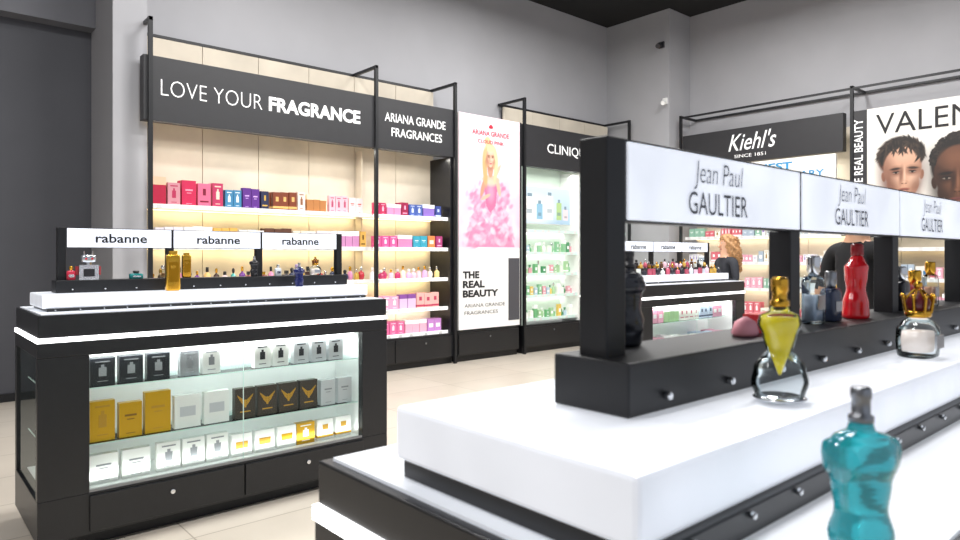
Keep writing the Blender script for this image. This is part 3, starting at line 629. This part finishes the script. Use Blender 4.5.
# ------------------------------------------------------------ people
def person(name,x,y,rot,h,shirt,pants,skin,hairc,long_hair,pose=0,sleeve=1.18):
    g=grp(name,(x,y,0),rot); k=h/1.72
    V=[];Rr=[];E=[]
    def v(p,r,par=None):
        V.append(Vector(p)*k); Rr.append((r if isinstance(r,tuple) else (r,r))); i=len(V)-1
        if par is not None: E.append((par,i))
        return i
    pel=v((0,0,.95),(.15,.115)); sp=v((0,0,1.10),(.125,.095),pel); ch=v((0,-.01,1.28),(.145,.11),sp); uc=v((0,0,1.41),(.11,.085),ch)
    nk=v((0,0,1.49),.052,uc); hb=v((0,-.012,1.56),(.062,.07),nk); hd=v((0,-.012,1.63),(.074,.09),hb); ht=v((0,0,1.685),(.055,.07),hd)
    for s in (-1,1):
        sh=v((s*.165,0,1.42),.058,uc)
        if pose==0: el=(s*.24,.03,1.15); wr=(s*.25,-.05,.92); pm=(s*.25,-.075,.85); fd=Vector((0,-.25,-1)).normalized()
        else: el=(s*.25,-.02,1.17); wr=(s*.17,-.26,1.22 if s>0 else 1.12); pm=(s*.155,-.33,1.24 if s>0 else 1.12); fd=Vector((-.1*s,-1,-.1)).normalized()
        e=v(el,.042,sh); w=v(wr,.027,e); p=v(pm,(.036,.02),w)
        side=Vector((0,1,0)) if pose==0 else Vector((1,0,0))
        side=(side-fd*side.dot(fd)).normalized(); P0=Vector(pm)
        for fi,(o,l) in enumerate(((-.03,.062),(-.01,.072),(.01,.068),(.03,.052))):
            a=v(P0+side*o*.9+fd*.035,.0095,p); b=v(P0+side*o+fd*(.035+l*.5)+Vector((0,-.004,-.004)),.009,a); v(P0+side*o+fd*(.03+l*.9)+Vector((-s*.012,0,-.012)),.0075,b)
        t=v(P0+side*-.04+fd*-.01,.011,p); v(P0+side*-.055+fd*.025,.009,t)
        hp=v((s*.095,0,.88),.105,pel); kn=v((s*.10,-.01,.5),.064,hp); an=v((s*.10,.02,.1),.044,kn); v((s*.11,-.12,.045),(.042,.038),an)
    me=bpy.data.meshes.new('sk'); me.from_pydata(V,E,[]); o=bpy.data.objects.new('sk',me); COL.objects.link(o)
    md=o.modifiers.new('s','SKIN'); md.use_smooth_shade=True
    for i,d in enumerate(me.skin_vertices[0].data): d.radius=(Rr[i][0]*k,Rr[i][1]*k); d.use_root=(i==0)
    sb=o.modifiers.new('ss','SUBSURF'); sb.levels=2; sb.render_levels=2
    dg=bpy.context.evaluated_depsgraph_get(); bm=bpy.data.meshes.new_from_object(o.evaluated_get(dg)); bpy.data.objects.remove(o)
    bm.materials.clear()
    for m in (C(skin,.5),M('fabric_'+shirt[1:],shirt,.85,noise=.15,nscale=40),M('fabric_'+pants[1:],pants,.85,noise=.15,nscale=30),C('#17171a',.5)): bm.materials.append(m)
    for f in bm.polygons:
        c=f.center/k; mi=1
        arm=abs(c.x)>.185 and c.z>.7 and c.z<1.36 or c.y<-.17 and c.z>.9
        if c.z>1.475: mi=0
        elif arm: mi=1 if c.z>sleeve and c.y>-.15 else 0
        elif c.z<.085: mi=3
        elif c.z<.95: mi=2
        f.material_index=mi; f.use_smooth=True
    b=bpy.data.objects.new('body',bm); COL.objects.link(b); b.parent=g
    mb=MB(); SK=C(skin,.5)
    mb.rings([(1.585*k,.009*k,.012*k),(1.60*k,.013*k,.02*k),(1.635*k,.006*k,.01*k)],SK,0,-.092*k,0,10)
    for s in (-1,1):
        mb.rings([(1.60*k,.006*k,.012*k),(1.62*k,.010*k,.018*k),(1.65*k,.010*k,.018*k)],SK,s*.074*k,0,0,10)
        mb.lathe([(.001,0),(.007,.003),(.008,.006),(.007,.009),(.001,.012)],C('#e8e2dc'),s*.028*k,-.078*k,1.638*k,12)
        mb.lathe([(.001,0),(.0035,.002),(.0035,.006),(.001,.008)],C('#20140f'),s*.028*k,-.084*k,1.640*k,10)
        mb.box(s*.028*k-.014,s*.028*k+.014,-.086*k,-.075*k,1.662*k,1.667*k,C(hairc))
    mb.box(-.02*k,.02*k,-.080*k,-.07*k,1.564*k,1.573*k,C('#a8525a'))
    mb.obj('face_parts',g)
    HM=M('hair_'+hairc[1:],hairc,.55,noise=.45,nscale=45,bump=.6)
    mb=MB(); seg=40
    if long_hair: prof=[(1.33,.10,.05,.085),(1.38,.145,.07,.085),(1.46,.165,.085,.07),(1.54,.155,.095,.055),(1.62,.135,.100,.045),(1.69,.11,.095,.03),(1.735,.075,.075,.015),(1.755,.02,.02,.01)]
    else: prof=[(1.56,.055,.03,.06),(1.60,.078,.065,.035),(1.66,.083,.088,.014),(1.70,.078,.086,.008),(1.735,.05,.058,.0),(1.748,.015,.015,0)]
    rs=[(z*k,rx*k,ry*k,0,oy*k) for z,rx,ry,oy in smooth_prof(prof,34)]
    amp=.18 if long_hair else .04
    def fn(xx,yy,z,a):
        f=1+amp*(math.sin(a*7+z*55)*.5+math.sin(a*13-z*90)*.35+math.sin(a*3+z*30)*.3); return xx*f,yy*f
    mb.rings(rs,HM,seg=seg,fn=fn)
    if long_hair:
        for i in range(130):
            a=random.uniform(-.2,math.pi+.2); z=random.uniform(1.34,1.72); rr=.145 if z<1.6 else .11
            X=math.cos(a)*rr; Y=.055+math.sin(a)*rr*.75
            pts=[(X+math.cos(t*2.2)*.016,Y+math.sin(t*2.2)*.016,z-.012*t) for t in range(6)]
            for q in range(5): mb.cyl(Vector(pts[q])*k,Vector(pts[q+1])*k,.007,HM,6)
    mb.obj('hair',g)
    return g
person('customer_woman',7.56,4.16,math.radians(-120),1.68,'#2a2c33','#2a3040','#d9a98a','#b98a5a',True,1)
person('customer_man',4.8,1.72,math.radians(75),1.80,'#17181c','#23242a','#c99a7c','#1d1512',False,0)

# ------------------------------------------------------------ world + camera
w=bpy.data.worlds.new('World'); S.world=w; w.use_nodes=True
w.node_tree.nodes['Background'].inputs[0].default_value=(.84,.89,1,1); w.node_tree.nodes['Background'].inputs[1].default_value=.62
cd=bpy.data.cameras.new('camera'); cam=bpy.data.objects.new('camera',cd); COL.objects.link(cam)
cam.location=(0,0,1.45); cam.rotation_euler=(math.radians(90),0,math.radians(-41.26))
cd.sensor_width=36; cd.lens=25.5; cd.shift_y=-14/960; cd.clip_start=.05
cd.dof.use_dof=True; cd.dof.focus_distance=5.2; cd.dof.aperture_fstop=7
S.camera=cam
